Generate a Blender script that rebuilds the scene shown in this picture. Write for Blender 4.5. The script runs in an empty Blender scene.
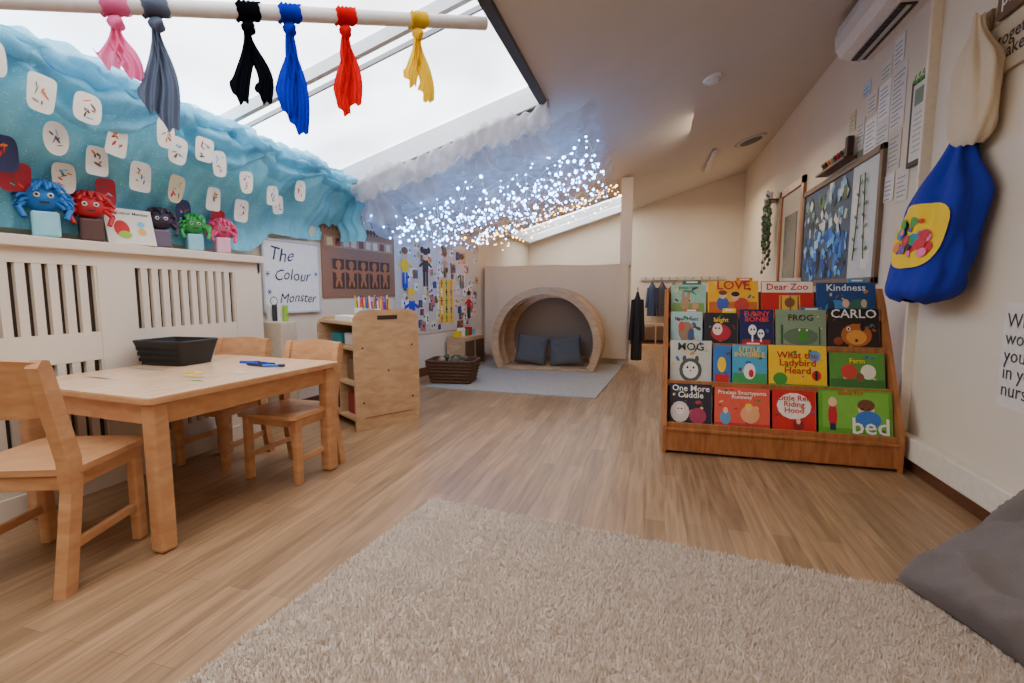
import bpy, bmesh, math, random
import numpy as np
from mathutils import Matrix, Vector, noise
random.seed(7)
pi=math.pi
sc=bpy.context.scene

# ---------------------------------------------------------------- materials
def lin(c):
    return tuple((x/255/12.92 if x/255<=0.04045 else ((x/255+0.055)/1.055)**2.4) for x in c)+(1,)
_c={}
def new(name):
    m=bpy.data.materials.new(name); m.use_nodes=True
    nt=m.node_tree; b=nt.nodes['Principled BSDF']; return m,nt,b
def C(*rgb,rough=.6):
    k=(rgb,rough)
    if k in _c: return _c[k]
    m,nt,b=new('paint_%d_%d_%d'%rgb)
    tc=nt.nodes.new('ShaderNodeTexCoord'); n=nt.nodes.new('ShaderNodeTexNoise'); n.inputs['Scale'].default_value=30
    nt.links.new(tc.outputs['Object'],n.inputs['Vector'])
    mx=nt.nodes.new('ShaderNodeMix'); mx.data_type='RGBA'
    c=lin(rgb); mx.inputs['A'].default_value=tuple(x*.88 for x in c[:3])+(1,); mx.inputs['B'].default_value=tuple(min(1,x*1.1) for x in c[:3])+(1,)
    nt.links.new(n.outputs['Fac'],mx.inputs['Factor']); nt.links.new(mx.outputs['Result'],b.inputs['Base Color'])
    b.inputs['Roughness'].default_value=rough
    _c[k]=m; return m
def wood(name,c1,c2,rough=.4,sc_=(1,1,1),scale=6):
    m,nt,b=new(name)
    tc=nt.nodes.new('ShaderNodeTexCoord'); mp=nt.nodes.new('ShaderNodeMapping'); mp.inputs['Scale'].default_value=sc_
    n=nt.nodes.new('ShaderNodeTexNoise'); n.inputs['Scale'].default_value=scale; n.inputs['Detail'].default_value=6; n.inputs['Distortion'].default_value=.6
    r=nt.nodes.new('ShaderNodeValToRGB'); r.color_ramp.elements[0].position=.3; r.color_ramp.elements[1].position=.72
    r.color_ramp.elements[0].color=lin(c1); r.color_ramp.elements[1].color=lin(c2)
    L=nt.links.new; L(tc.outputs['Object'],mp.inputs[0]); L(mp.outputs[0],n.inputs['Vector']); L(n.outputs['Fac'],r.inputs[0]); L(r.outputs[0],b.inputs['Base Color'])
    b.inputs['Roughness'].default_value=rough
    return m
W_beech=wood('beech_wood',(190,132,86),(212,160,112),.35,(3,3,9),3)
W_beechH=wood('beech_wood_top',(212,168,130),(228,190,154),.25,(10,2,2),3)
W_birch=wood('birch_ply',(184,144,104),(208,170,128),.5,(3,3,9),3)
W_orange=wood('oak_shelf',(146,86,46),(182,116,66),.4,(12,2,2),3)
W_dark=wood('dark_skirting',(84,46,28),(112,66,42),.4,(3,3,3),3)

def floor_mat():
    m,nt,b=new('oak_vinyl_planks'); L=nt.links.new; N=nt.nodes.new
    tc=N('ShaderNodeTexCoord'); mp=N('ShaderNodeMapping'); mp.inputs['Rotation'].default_value=(0,0,pi/2)
    L(tc.outputs['Object'],mp.inputs[0])
    br=N('ShaderNodeTexBrick'); br.offset=.37; br.inputs['Scale'].default_value=1; br.inputs['Brick Width'].default_value=.9; br.inputs['Row Height'].default_value=.085
    br.inputs['Mortar Size'].default_value=.0008; br.inputs['Bias'].default_value=0
    br.inputs['Color1'].default_value=lin((150,116,82)); br.inputs['Color2'].default_value=lin((176,138,100)); br.inputs['Mortar'].default_value=lin((126,94,66))
    L(mp.outputs[0],br.inputs['Vector'])
    mp2=N('ShaderNodeMapping'); mp2.inputs['Scale'].default_value=(26,1.5,1); L(tc.outputs['Object'],mp2.inputs[0])
    n=N('ShaderNodeTexNoise'); n.inputs['Scale'].default_value=1.6; n.inputs['Detail'].default_value=8; n.inputs['Distortion'].default_value=.7; L(mp2.outputs[0],n.inputs['Vector'])
    r=N('ShaderNodeValToRGB'); r.color_ramp.elements[0].position=.3; r.color_ramp.elements[1].position=.7
    r.color_ramp.elements[0].color=(.54,.52,.50,1); r.color_ramp.elements[1].color=(1.1,1.1,1.1,1); L(n.outputs['Fac'],r.inputs[0])
    mx=N('ShaderNodeMix'); mx.data_type='RGBA'; mx.blend_type='MULTIPLY'; mx.inputs['Factor'].default_value=.9
    L(br.outputs['Color'],mx.inputs['A']); L(r.outputs[0],mx.inputs['B']); L(mx.outputs['Result'],b.inputs['Base Color'])
    b.inputs['Roughness'].default_value=.36
    return m
def plaster(name,rgb,var=.06,scale=3):
    m,nt,b=new(name); L=nt.links.new; N=nt.nodes.new
    tc=N('ShaderNodeTexCoord'); n=N('ShaderNodeTexNoise'); n.inputs['Scale'].default_value=scale; n.inputs['Detail'].default_value=4
    L(tc.outputs['Object'],n.inputs['Vector']); mx=N('ShaderNodeMix'); mx.data_type='RGBA'; c=lin(rgb)
    mx.inputs['A'].default_value=tuple(x*(1-var) for x in c[:3])+(1,); mx.inputs['B'].default_value=tuple(min(1,x*(1+var)) for x in c[:3])+(1,)
    L(n.outputs['Fac'],mx.inputs['Factor']); L(mx.outputs['Result'],b.inputs['Base Color']); b.inputs['Roughness'].default_value=.75
    bp=N('ShaderNodeBump'); bp.inputs['Strength'].default_value=.06; n2=N('ShaderNodeTexNoise'); n2.inputs['Scale'].default_value=120
    L(tc.outputs['Object'],n2.inputs['Vector']); L(n2.outputs['Fac'],bp.inputs['Height']); L(bp.outputs[0],b.inputs['Normal'])
    return m
def sheer(name,rgb,alpha,sparkle=False,rough=.7,trans=.4,dark=.7):
    m,nt,b=new(name); L=nt.links.new; N=nt.nodes.new; nt.nodes.remove(b)
    out=[x for x in nt.nodes if x.type=='OUTPUT_MATERIAL'][0]
    d=N('ShaderNodeBsdfDiffuse'); t=N('ShaderNodeBsdfTranslucent'); tr=N('ShaderNodeBsdfTransparent')
    tc=N('ShaderNodeTexCoord'); n=N('ShaderNodeTexNoise'); n.inputs['Scale'].default_value=9; n.inputs['Detail'].default_value=5
    L(tc.outputs['Object'],n.inputs['Vector'])
    mx=N('ShaderNodeMix'); mx.data_type='RGBA'; c=lin(rgb)
    mx.inputs['A'].default_value=tuple(x*dark for x in c[:3])+(1,); mx.inputs['B'].default_value=tuple(min(1,x*1.15) for x in c[:3])+(1,)
    L(n.outputs['Fac'],mx.inputs['Factor'])
    col=mx.outputs['Result']
    if sparkle:
        v=N('ShaderNodeTexVoronoi'); v.inputs['Scale'].default_value=75; L(tc.outputs['Object'],v.inputs['Vector'])
        lt=N('ShaderNodeMath'); lt.operation='LESS_THAN'; lt.inputs[1].default_value=.15; L(v.outputs['Distance'],lt.inputs[0])
        m2=N('ShaderNodeMix'); m2.data_type='RGBA'; L(lt.outputs[0],m2.inputs['Factor']); L(col,m2.inputs['A']); m2.inputs['B'].default_value=(.85,.97,1,1); col=m2.outputs['Result']
    L(col,d.inputs[0]); L(col,t.inputs[0])
    a=N('ShaderNodeMixShader'); a.inputs[0].default_value=trans; L(d.outputs[0],a.inputs[1]); L(t.outputs[0],a.inputs[2])
    s=N('ShaderNodeMixShader'); L(tr.outputs[0],s.inputs[1]); L(a.outputs[0],s.inputs[2])
    ma=N('ShaderNodeMath'); ma.operation='MULTIPLY_ADD'; ma.inputs[1].default_value=.5; ma.inputs[2].default_value=alpha-.25; ma.use_clamp=True
    n3=N('ShaderNodeTexNoise'); n3.inputs['Scale'].default_value=5; L(tc.outputs['Object'],n3.inputs['Vector']); L(n3.outputs['Fac'],ma.inputs[0]); L(ma.outputs[0],s.inputs[0])
    L(s.outputs[0],out.inputs[0]); return m
def emis(name,rgb,s):
    m,nt,b=new(name); b.inputs['Base Color'].default_value=lin(rgb); b.inputs['Emission Color'].default_value=lin(rgb); b.inputs['Emission Strength'].default_value=s
    return m
def glazing():
    m=emis('opal_glazing',(242,247,255),5.5); nt=m.node_tree; b=nt.nodes['Principled BSDF']  # panes emit the daylight themselves, standing in for the sky above
    tc=nt.nodes.new('ShaderNodeTexCoord'); n=nt.nodes.new('ShaderNodeTexNoise'); n.inputs['Scale'].default_value=1.2
    r=nt.nodes.new('ShaderNodeMapRange'); r.inputs['From Min'].default_value=.35; r.inputs['From Max'].default_value=.65; r.inputs['To Min'].default_value=3.6; r.inputs['To Max'].default_value=6.2
    nt.links.new(tc.outputs['Object'],n.inputs['Vector']); nt.links.new(n.outputs['Fac'],r.inputs[0]); nt.links.new(r.outputs[0],b.inputs['Emission Strength'])
    return m
def fabric(name,rgb,scale=150,bump=.3,var=.18):
    m,nt,b=new(name); L=nt.links.new; N=nt.nodes.new
    tc=N('ShaderNodeTexCoord'); n=N('ShaderNodeTexNoise'); n.inputs['Scale'].default_value=scale; n.inputs['Detail'].default_value=3
    L(tc.outputs['Object'],n.inputs['Vector']); mx=N('ShaderNodeMix'); mx.data_type='RGBA'; c=lin(rgb)
    mx.inputs['A'].default_value=tuple(x*(1-var) for x in c[:3])+(1,); mx.inputs['B'].default_value=tuple(min(1,x*(1+var)) for x in c[:3])+(1,)
    L(n.outputs['Fac'],mx.inputs['Factor']); L(mx.outputs['Result'],b.inputs['Base Color']); b.inputs['Roughness'].default_value=.9
    bp=N('ShaderNodeBump'); bp.inputs['Strength'].default_value=bump; bp.inputs['Distance'].default_value=.004; L(n.outputs['Fac'],bp.inputs['Height']); L(bp.outputs[0],b.inputs['Normal'])
    return m

WHITE=C(236,232,224); CREAM=C(228,214,192); BLACK=C(18,18,20); RED=C(200,22,28); BLUE=C(16,60,190); YEL=C(246,200,30); GREEN=C(60,145,50)
PINK=C(232,110,150); NAVY=C(20,28,74); ORG=C(232,120,30); SKY=C(110,190,225); GREY=C(128,130,134); LIME=C(150,195,60); TEAL=C(30,130,140); BRN=C(110,70,44); PURP=C(110,70,140)

# ---------------------------------------------------------------- builder
class B:
    def __init__(s,name): s.name=name; s.v=[]; s.f=[]; s.mi=[]; s.sm=[]; s.mats=[]; s.M=Matrix.Identity(4)
    def m(s,mat):
        if mat not in s.mats: s.mats.append(mat)
        return s.mats.index(mat)
    def add(s,vs,fs,mat,smooth=False,M=None):
        T=s.M if M is None else s.M@M
        o=len(s.v); s.v+=[tuple(T@Vector(v)) for v in vs]; k=s.m(mat)
        for f in fs: s.f.append(tuple(i+o for i in f)); s.mi.append(k); s.sm.append(smooth)
    def bm(s,bm,mat,smooth,M=None):
        bm.verts.index_update(); s.add([v.co[:] for v in bm.verts],[[v.index for v in f.verts] for f in bm.faces],mat,smooth,M); bm.free()
    def box(s,c,d,mat,bev=0,M=None,rot=None):
        bm=bmesh.new(); bmesh.ops.create_cube(bm,size=1)
        for v in bm.verts: v.co=Vector((v.co.x*d[0],v.co.y*d[1],v.co.z*d[2]))
        if bev: bmesh.ops.bevel(bm,geom=bm.edges[:],offset=bev,segments=2,affect='EDGES',profile=.5)
        T=Matrix.Translation(c)
        if rot: T=T@Matrix.Rotation(rot[2],4,'Z')@Matrix.Rotation(rot[1],4,'Y')@Matrix.Rotation(rot[0],4,'X')
        s.bm(bm,mat,False,(M@T) if M else T)
    def bb(s,a,b,mat,bev=0): s.box([(a[i]+b[i])/2 for i in range(3)],[abs(b[i]-a[i]) for i in range(3)],mat,bev)
    def cyl(s,p0,p1,r0,mat,r1=None,seg=14,cap=True):
        r1=r0 if r1 is None else r1; p0=Vector(p0); p1=Vector(p1); z=(p1-p0).normalized()
        x=z.cross(Vector((0,0,1)));  x=Vector((1,0,0)) if x.length<1e-4 else x.normalized(); y=z.cross(x)
        vs=[];fs=[]
        for p,r in((p0,r0),(p1,r1)):
            for i in range(seg):
                a=2*pi*i/seg; vs.append(p+x*math.cos(a)*r+y*math.sin(a)*r)
        for i in range(seg): j=(i+1)%seg; fs.append((i,j,seg+j,seg+i))
        s.add(vs,fs,mat,True)
        if cap: s.add(vs[:seg],[list(range(seg))[::-1]],mat); s.add(vs[seg:],[list(range(seg))],mat)
    def sph(s,c,r,mat,u=16,v=10):
        if not hasattr(r,'__len__'): r=(r,r,r)
        bm=bmesh.new(); bmesh.ops.create_uvsphere(bm,u_segments=u,v_segments=v,radius=1)
        for q in bm.verts: q.co=Vector((q.co.x*r[0],q.co.y*r[1],q.co.z*r[2]))
        s.bm(bm,mat,True,Matrix.Translation(c))
    def prism(s,pts,z0,z1,mat,M=None):
        n=len(pts); vs=[(p[0],p[1],z0) for p in pts]+[(p[0],p[1],z1) for p in pts]
        fs=[list(range(n))[::-1],[n+i for i in range(n)]]+[(i,(i+1)%n,n+(i+1)%n,n+i) for i in range(n)]
        s.add(vs,fs,mat,False,M)
    def surf(s,fn,nu,nv,mat,wrap=False,smooth=True):
        vs=[];fs=[];cols=nu if wrap else nu+1
        for j in range(nv+1):
            for i in range(cols): vs.append(fn(i/nu,j/nv))
        for j in range(nv):
            for i in range(nu):
                k=(i+1)%cols if wrap else i+1
                fs.append((j*cols+i,j*cols+k,(j+1)*cols+k,(j+1)*cols+i))
        s.add(vs,fs,mat,smooth)
    def ell(s,cx,cy,rx,ry,mat,z=.001,n=16,a=0):
        ca,sa=math.cos(a),math.sin(a)
        s.add([(cx+rx*math.cos(2*pi*i/n)*ca-ry*math.sin(2*pi*i/n)*sa,cy+rx*math.cos(2*pi*i/n)*sa+ry*math.sin(2*pi*i/n)*ca,z) for i in range(n)],[list(range(n))],mat)
    def rect(s,x0,y0,x1,y1,mat,z=.001): s.add([(x0,y0,z),(x1,y0,z),(x1,y1,z),(x0,y1,z)],[(0,1,2,3)],mat)
    def rrot(s,x,y,w,h,a,mat,z):
        ca,sa=math.cos(a),math.sin(a); s.add([(x+p*w*ca-q*h*sa,y+p*w*sa+q*h*ca,z) for p,q in((-1,-1),(1,-1),(1,1),(-1,1))],[(0,1,2,3)],mat)
    def tube(s,pts,r,mat,seg=6):
        for a,b in zip(pts[:-1],pts[1:]): s.cyl(a,b,r,mat,seg=seg,cap=False)
    def text(s,t,x,y,size,mat,z=.002,w=None,al='CENTER',sp=.8,hand=0,bold=.012):
        cu=bpy.data.curves.new('t','FONT'); cu.body=t; cu.size=size; cu.align_x=al; cu.align_y='CENTER'; cu.offset=size*bold; cu.resolution_u=2; cu.space_line=sp
        o=bpy.data.objects.new('t',cu); sc.collection.objects.link(o)
        dg=bpy.context.evaluated_depsgraph_get(); me=o.evaluated_get(dg).to_mesh()
        vs=[v.co.copy() for v in me.vertices]; fs=[list(p.vertices) for p in me.polygons]
        k=1
        if w and vs:
            ww=max(v.x for v in vs)-min(v.x for v in vs); k=w/ww if ww>w else 1
        if hand: vs=[Vector((v.x+hand*v.y*1.2+hand*.04*nz(v.y*30,v.x*12),v.y+hand*.25*math.sin(v.x*22+size*70)*size,0)) for v in vs]
        s.add([(v.x*k+x,v.y*k+y,z) for v in vs],fs,mat)
        bpy.data.objects.remove(o)
    def done(s):
        me=bpy.data.meshes.new(s.name); me.from_pydata(s.v,[],s.f)
        for m in s.mats: me.materials.append(m)
        me.polygons.foreach_set('material_index',s.mi); me.polygons.foreach_set('use_smooth',s.sm); me.update()
        o=bpy.data.objects.new(s.name,me); sc.collection.objects.link(o); return o
def fr(o,x,y):
    x=Vector(x).normalized(); y=Vector(y).normalized(); z=x.cross(y)
    return Matrix(((x.x,y.x,z.x,o[0]),(x.y,y.y,z.y,o[1]),(x.z,y.z,z.z,o[2]),(0,0,0,1)))
def place(x,y,z=0,r=0): return Matrix.Translation((x,y,z))@Matrix.Rotation(r,4,'Z')
def sst(a,b,x):
    t=max(0,min(1,(x-a)/(b-a))); return t*t*(3-2*t)
def nz(x,y=0,z=0): return noise.noise(Vector((x,y,z)))

K=.3
def cz(x): return 2.65+K*x
WALL=plaster('cream_wall',(220,204,180)); CEIL=plaster('ceiling_paint',(206,196,184))

# ---------------------------------------------------------------- shell
b=B('floor'); b.bb((-3.1,-2.8,-.1),(1.75,9.9,0),floor_mat()); b.done()
b=B('wall_left'); b.prism([(-3.1,-2.6),(-2.85,-2.6),(-2.85,3),(-2.4,7),(-2.4,9.6),(-3.1,9.6)],0,1.93,WALL); b.done()
b=B('wall_right'); b.prism([(1.75,-2.6),(1.75,9.6),(1.56,9.6),(1.56,3.25),(1.45,3.25),(1.45,-2.6)],0,3.15,WALL); b.done()
b=B('wall_back'); b.add([(-3.1,9.6,0),(1.75,9.6,0),(1.75,9.6,3.2),(-3.1,9.6,1.75),(-3.1,9.8,0),(1.75,9.8,0),(1.75,9.8,3.2),(-3.1,9.8,1.75)],[(0,1,2,3),(7,6,5,4),(0,4,5,1),(1,5,6,2),(2,6,7,3),(3,7,4,0)],WALL); b.done()
b=B('wall_front'); b.add([(-3.1,-2.8,0),(1.75,-2.8,0),(1.75,-2.8,3.2),(-3.1,-2.8,1.75),(-3.1,-2.6,0),(1.75,-2.6,0),(1.75,-2.6,3.2),(-3.1,-2.6,1.75)],[(0,1,2,3),(7,6,5,4),(0,4,5,1),(1,5,6,2),(2,6,7,3),(3,7,4,0)],WALL); b.done()
b=B('ceiling')
X=[-3.1,-2.62,-2.3,-.81,-.35,1.75]; Y=[-2.8,-.6,3.7,7.9,9.35,9.8]
def slab(b,x0,x1,y0,y1,d0,d1,mat):
    b.add([(x0,y0,cz(x0)+d0),(x1,y0,cz(x1)+d0),(x1,y1,cz(x1)+d0),(x0,y1,cz(x0)+d0),(x0,y0,cz(x0)+d1),(x1,y0,cz(x1)+d1),(x1,y1,cz(x1)+d1),(x0,y1,cz(x0)+d1)],
          [(0,3,2,1),(4,5,6,7),(0,1,5,4),(1,2,6,5),(2,3,7,6),(3,0,4,7)],mat)
for i in range(5):
    for j in range(5):
        cx=(X[i]+X[i+1])/2; cy=(Y[j]+Y[j+1])/2
        if -2.62<cx<-.81 and -.6<cy<3.7: continue
        if -2.3<cx<-.35 and 7.9<cy<9.35: continue
        slab(b,X[i],X[i+1],Y[j],Y[j+1],0,.18,CEIL)
b.done()
GL=glazing(); FRM=C(66,62,62); FRW=C(215,218,222)
b=B('window_1')
slab(b,-2.62,-.81,-.6,3.7,.16,.18,GL)
slab(b,-.83,-.78,-.6,3.72,-.03,.05,FRM); slab(b,-2.62,-.78,3.69,3.73,-.03,.0,FRM); slab(b,-2.62,-.83,3.66,3.69,-.01,.15,FRW); slab(b,-2.62,-2.59,-.6,3.7,-.01,.15,FRW)
for y in (.15,1.25,2.42): slab(b,-2.59,-.83,y,y+.035,.09,.158,FRW)
slab(b,-2.59,-.83,2.60,2.615,.13,.158,C(150,150,152))
b.done()
b=B('window_2'); slab(b,-2.3,-.35,7.9,9.35,.13,.15,GL)
for y in (7.88,8.6,9.33): slab(b,-2.3,-.35,y,y+.04,0,.12,FRW)
slab(b,-2.32,-2.28,7.9,9.35,-.01,.12,FRW); slab(b,-.37,-.33,7.9,9.35,-.01,.12,FRW); b.done()
b=B('baseboard_right'); b.bb((1.425,-2.6,0),(1.45,3.24,.07),W_dark); b.bb((1.395,-2.6,.075),(1.449,3.24,.2),C(226,212,190),.008); b.bb((1.54,3.26,0),(1.559,9.6,.09),W_dark); b.done()
b=B('trim_1'); b.bb((1.40,3.251,.2),(1.559,3.275,3.0),C(226,212,190),.004); b.done()
b=B('baseboard_back'); b.bb((-2.39,9.57,0),(1.52,9.598,.09),W_dark); b.done()
b=B('baseboard_left'); b.prism([(-2.838,3.1),(-2.82,3.1),(-2.375,7),(-2.395,7)],0,.1,W_dark); b.done()

# partition + pillar
b=B('wall_partition'); b.bb((-2.38,6.85,0),(-.3,6.95,1.33),C(208,190,160)); b.bb((-.42,6.83,0),(-.27,6.97,cz(-.35)-.02),WALL); b.bb((-2.38,6.83,1.33),(-.27,6.97,1.36),C(214,198,172)); b.done()
b=B('draped_sheet'); SH=fabric('beige_voile',(222,202,168),30,.1,.06)
b.surf(lambda u,v:(-2.36+u*2.06, 6.805+.010*math.sin(u*30+3*nz(u*5,v*2))*(.3+v), 1.375-.006*math.sin(u*11)-v*(1.30+.02*nz(u*8))),120,10,SH)
b.surf(lambda u,v:(-2.36+u*2.06, 6.80+v*.18, 1.375-.006*math.sin(u*11)),100,2,SH)
b.done()

# radiator cover
RC=plaster('cream_gloss',(222,206,186),.03)
b=B('radiator_cover')
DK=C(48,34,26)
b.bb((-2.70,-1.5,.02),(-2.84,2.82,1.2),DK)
b.bb((-2.848,-1.52,1.2),(-2.645,2.86,1.25),RC,.006)
def rail(z0,z1): b.bb((-2.70,-1.5,z0),(-2.675,2.84,z1),RC)
rail(0,.2); rail(.66,.80); rail(1.13,1.2)
edges=[(-1.5,-1.38),(.0,.12),(1.78,1.96),(2.62,2.84)]
for a,c in edges: b.bb((-2.70,a,.2),(-2.672,c,1.13),RC)
for (y0,y1) in ((-1.38,0),(.12,1.78),(1.96,2.62)):
    n=round((y1-y0)/.062); p=(y1-y0)/n
    for i in range(n+1):
        c=y0+i*p; hw=.018 if 0<i<n else .010
        b.bb((-2.699,c-hw,.2),(-2.677,c+hw,.66),RC) ; b.bb((-2.699,c-hw,.80),(-2.677,c+hw,1.13),RC)
b.bb((-2.84,2.82,.0),(-2.675,2.85,1.2),RC)
b.bb((-2.675,-1.5,0),(-2.66,2.85,.1),RC)
b.done()

# ---------------------------------------------------------------- blue tulle
TB=sheer('turquoise_tulle',(138,218,244),1.15,True,trans=.15,dark=.68)
TB2=sheer('turquoise_tulle_pale',(150,222,246),.75,True,trans=.45,dark=.7)
def tx(y): return -2.42-.06*sst(1.5,3.7,y)
def tul(Yv,v):
    k=sst(.05,.85,v); x0=tx(Yv)
    zb=1.29+.15*sst(2.85,3.1,Yv)
    fold=.020*math.sin(Yv*24+5*nz(Yv*3,v*2.5))+.012*math.sin(Yv*57+4*v+3*nz(Yv*4,v*3))+.05*nz(Yv*4,v*4,3)
    x=x0-(2.775+x0)*k+fold*(1-.55*k)
    z=(cz(x0)+.08)*(1-v)+zb*v+.015*nz(Yv*7,v*4)
    return (x,Yv,z)
b=B('tulle_drape')
b.surf(lambda u,v:tul(-.6+u*4.45,v),480,30,TB)
def mkpuff(rs,off,dz,sd):
    def puff(u,v):
        y=-.6+u*4.47; a=v*2*pi; x0=tx(y)
        r=rs+.035*nz(y*5+sd,math.cos(a)*1.2,math.sin(a)*1.2)+.012*math.sin(y*44+a*2+sd)+.016*nz(y*17,a,sd)
        r*=1-.75*sst(3.45,3.87,y)
        dd=dz-.12*sst(3.3,3.8,y)
        return (x0+off+r*1.1*math.cos(a)+.02*math.sin(y*5+sd),y,cz(x0)+dd+r*math.sin(a)*.85-.02*math.sin(y*4+sd)**2)
    return puff
b.surf(lambda u,v:mkpuff(.055,-.005,.055,0)(v,u),14,420,TB2,True)
# gathered swags over the top half
for sd,(ya,yb,dp) in enumerate(((.7,1.45,.22),(1.35,2.05,.16),(1.95,2.75,.18),(2.6,3.35,.14),(3.2,3.85,.12))):
    def sw(u,v,ya=ya,yb=yb,dp=dp,sd=sd):
        y=ya+(yb-ya)*u; s_=math.sin(pi*u); vv=.03+v*(.10+dp*1.6*s_)
        p=tul(y,vv); return (p[0]+.018+.030*math.sin(v*14+sd)*s_+.02*s_,y,p[2]+.01)
    b.surf(sw,60,16,TB2)
b.surf(lambda u,v:(tx(3.8)-.28*u+.03*math.sin(v*9),3.86+.03*math.sin(u*20),cz(-2.5)-.03-v*.42),14,10,TB)
b.done()

# artworks on tulle
b=B('childrens_artwork')
arts=[(1.43,.30,0),(1.57,.46,0),(1.62,.28,0),(1.80,.40,0),(1.67,.66,4),(1.43,.60,1),(1.98,.56,0),(2.06,.36,0),(2.18,.58,2),(2.32,.38,0),(2.45,.60,0),(2.60,.42,0),(2.68,.64,0),(2.86,.46,0),(1.86,.70,3),(1.30,.42,0),(1.2,.65,0),(2.30,.74,1),(1.27,.2,0),(3.0,.60,0),(2.55,.76,3),(1.95,.28,0),(3.15,.42,0),(1.76,.54,0),(2.2,.30,0),(1.50,.70,3)]
for i_,(y,v,k) in enumerate(arts):
    mx_=max(tul(y+dy,v+dv)[0] for dy in(-.05,0,.05) for dv in(-.06,0,.06))
    p=Vector(tul(y,v)); p.x=mx_+.022+.002*(i_%5)+(.05 if v<.4 else 0)
    M=fr(p,(0,1,0),(.16,0,1))@Matrix.Rotation(random.uniform(-.18,.18),4,'Z'); b.M=M
    col=[C(238,230,216),C(44,46,84),C(214,198,158),C(176,34,48),C(226,212,190)][k]
    w,h=random.uniform(.046,.058),random.uniform(.062,.078)
    e=random.choice([.4,.6,.9]); tp=random.uniform(-.2,.2)
    b.prism([(w*(1+tp*math.sin(a))*(abs(math.cos(a))**e)*(1 if math.cos(a)>=0 else -1),h*(abs(math.sin(a))**e)*(1 if math.sin(a)>=0 else -1)) for a in [2*pi*i/24 for i in range(24)]],-.001,.001,col)
    for i in range(7):
        b.ell(random.uniform(-.022,.022),random.uniform(-.04,.04),random.uniform(.008,.02),random.uniform(.002,.006),random.choice([C(150,140,130),ORG,SKY,C(90,90,100),RED,BRN]),.0015+.0003*i,10,random.uniform(0,3))
b.done()

# ---------------------------------------------------------------- pole and scarves
P0=Vector((-.84,2.45,2.345)); P1=Vector((-2.32,1.02,1.93))
b=B('curtain_pole'); b.cyl(P0,P1,.03,C(215,208,204,rough=.4),seg=20); b.done()
axis=(P1-P0).normalized(); hx=Vector((axis.x,axis.y,0)).normalized(); nrm=Vector((-hx.y,hx.x,0))
def scarf(s,L,rgb,tails,al=1.05):
    m=sheer('scarf_%d_%d_%d'%rgb,rgb,al,False,trans=.4)
    b=B('chiffon_scarf'); c=P0.lerp(P1,s)
    b.surf(lambda u,v:c+axis*((v-.5)*.085+.006*math.sin(u*20))+(.037+.005*math.sin(v*30))*(nrm*math.cos(2*pi*u)+Vector((0,0,1))*math.sin(2*pi*u)),20,10,m,True)
    kn=c+Vector((0,0,-.062))
    b.surf(lambda u,v:kn+Vector((0,0,.034-v*.068))+(hx*math.cos(2*pi*u)+nrm*math.sin(2*pi*u))*(math.sin(pi*max(.06,min(.94,v)))*.026*(1+.2*math.sin(6*pi*u+v*4))),18,10,m,True)
    for (off,wd,Lf,ph) in tails:
        def f(u,v,off=off,wd=wd,Lf=Lf,ph=ph):
            w=(.014+wd*sst(0,.5,v)*(1+.15*math.sin(v*7+ph))); x=off*sst(0,.7,v)+.008*math.sin(v*6+ph)+(u-.5)*2*w
            fold=.020*math.sin(u*15+ph+2*v)*(.35+.6*v)
            tip=.06*abs(u-.5)*2*sst(.6,1,v)*(1 if u>.5 else .2)
            return kn+hx*x+nrm*fold+Vector((0,0,-.015-v*L*Lf+tip))
        b.surf(f,24,20,m)
    b.done()
scarf(.17,.29,(244,200,40),[(-.03,.020,1,0),(.035,.018,.8,2)])
scarf(.33,.33,(220,14,26),[(-.015,.028,.9,1),(.018,.022,1.05,3)])
scarf(.44,.41,(10,40,185),[(-.022,.021,1,1),(.02,.024,.85,3)],1.25)
scarf(.515,.29,(16,16,22),[(-.045,.016,.95,1),(.04,.018,1,2)],1.25)
scarf(.665,.37,(104,112,130),[(-.02,.020,1,2),(.035,.018,.85,2)])
scarf(.725,.18,(244,120,170),[(-.03,.024,1,0),(.03,.022,.85,2)])

# ---------------------------------------------------------------- white tulle canopy and lights
TW=sheer('white_tulle',(218,218,224),.40,False,trans=.5)
TW2=sheer('white_tulle_bunched',(226,222,222),.55,False,trans=.5)
def can(x,y):
    u=(x+2.5)/2.05; 
    return cz(x)-.10-.08*abs(math.sin((y-3.7)*2.4))-.07*math.sin(pi*u)+.03*nz(x*4,y*4)+.012*math.sin(x*34+y*3)
b=B('voile_canopy')
b.surf(lambda u,v:(-2.45+u*2.02,3.75+v*3.0,can(-2.45+u*2.02,3.75+v*3.0)),120,110,TW)
def ruf(u,v):
    x=-2.42+u*1.66; a=v*2*pi; r=.055+.05*nz(x*6,math.cos(a)*1.3,math.sin(a)*1.3)+.03*abs(math.sin(x*6.5))+.012*math.sin(x*60+a)
    return (x,3.66+r*math.cos(a)*.9,cz(x)-.065-.05*abs(math.sin(x*3.3+1))+r*math.sin(a)*1.2)
b.surf(lambda u,v:ruf(v,u),14,260,TW2,True)
def swag(x0,w,L,sd):
    b.surf(lambda u,v:(x0+(u-.5)*w*(.35+.9*v)+.03*math.sin(v*4+sd),3.66+.25*v+.03*math.sin(u*18+sd),cz(x0)-.10-L*v*(1-.4*(u-.5)**2)+.02*math.sin(u*9+sd)),26,12,TW2)
swag(-2.30,.35,.26,0); swag(-1.85,.3,.18,1); swag(-1.35,.3,.16,2); swag(-.95,.3,.18,3)
b.surf(lambda u,v:(-2.62+.20*u+.02*math.sin(u*60),4.1+u*2.6,cz(-2.5)-.07-v*(.20+.10*math.sin(u*12)**2)),160,8,TW2)
b.done()
EC=emis('cool_led',(110,172,255),28); EW=emis('warm_led',(255,184,96),16)
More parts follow.
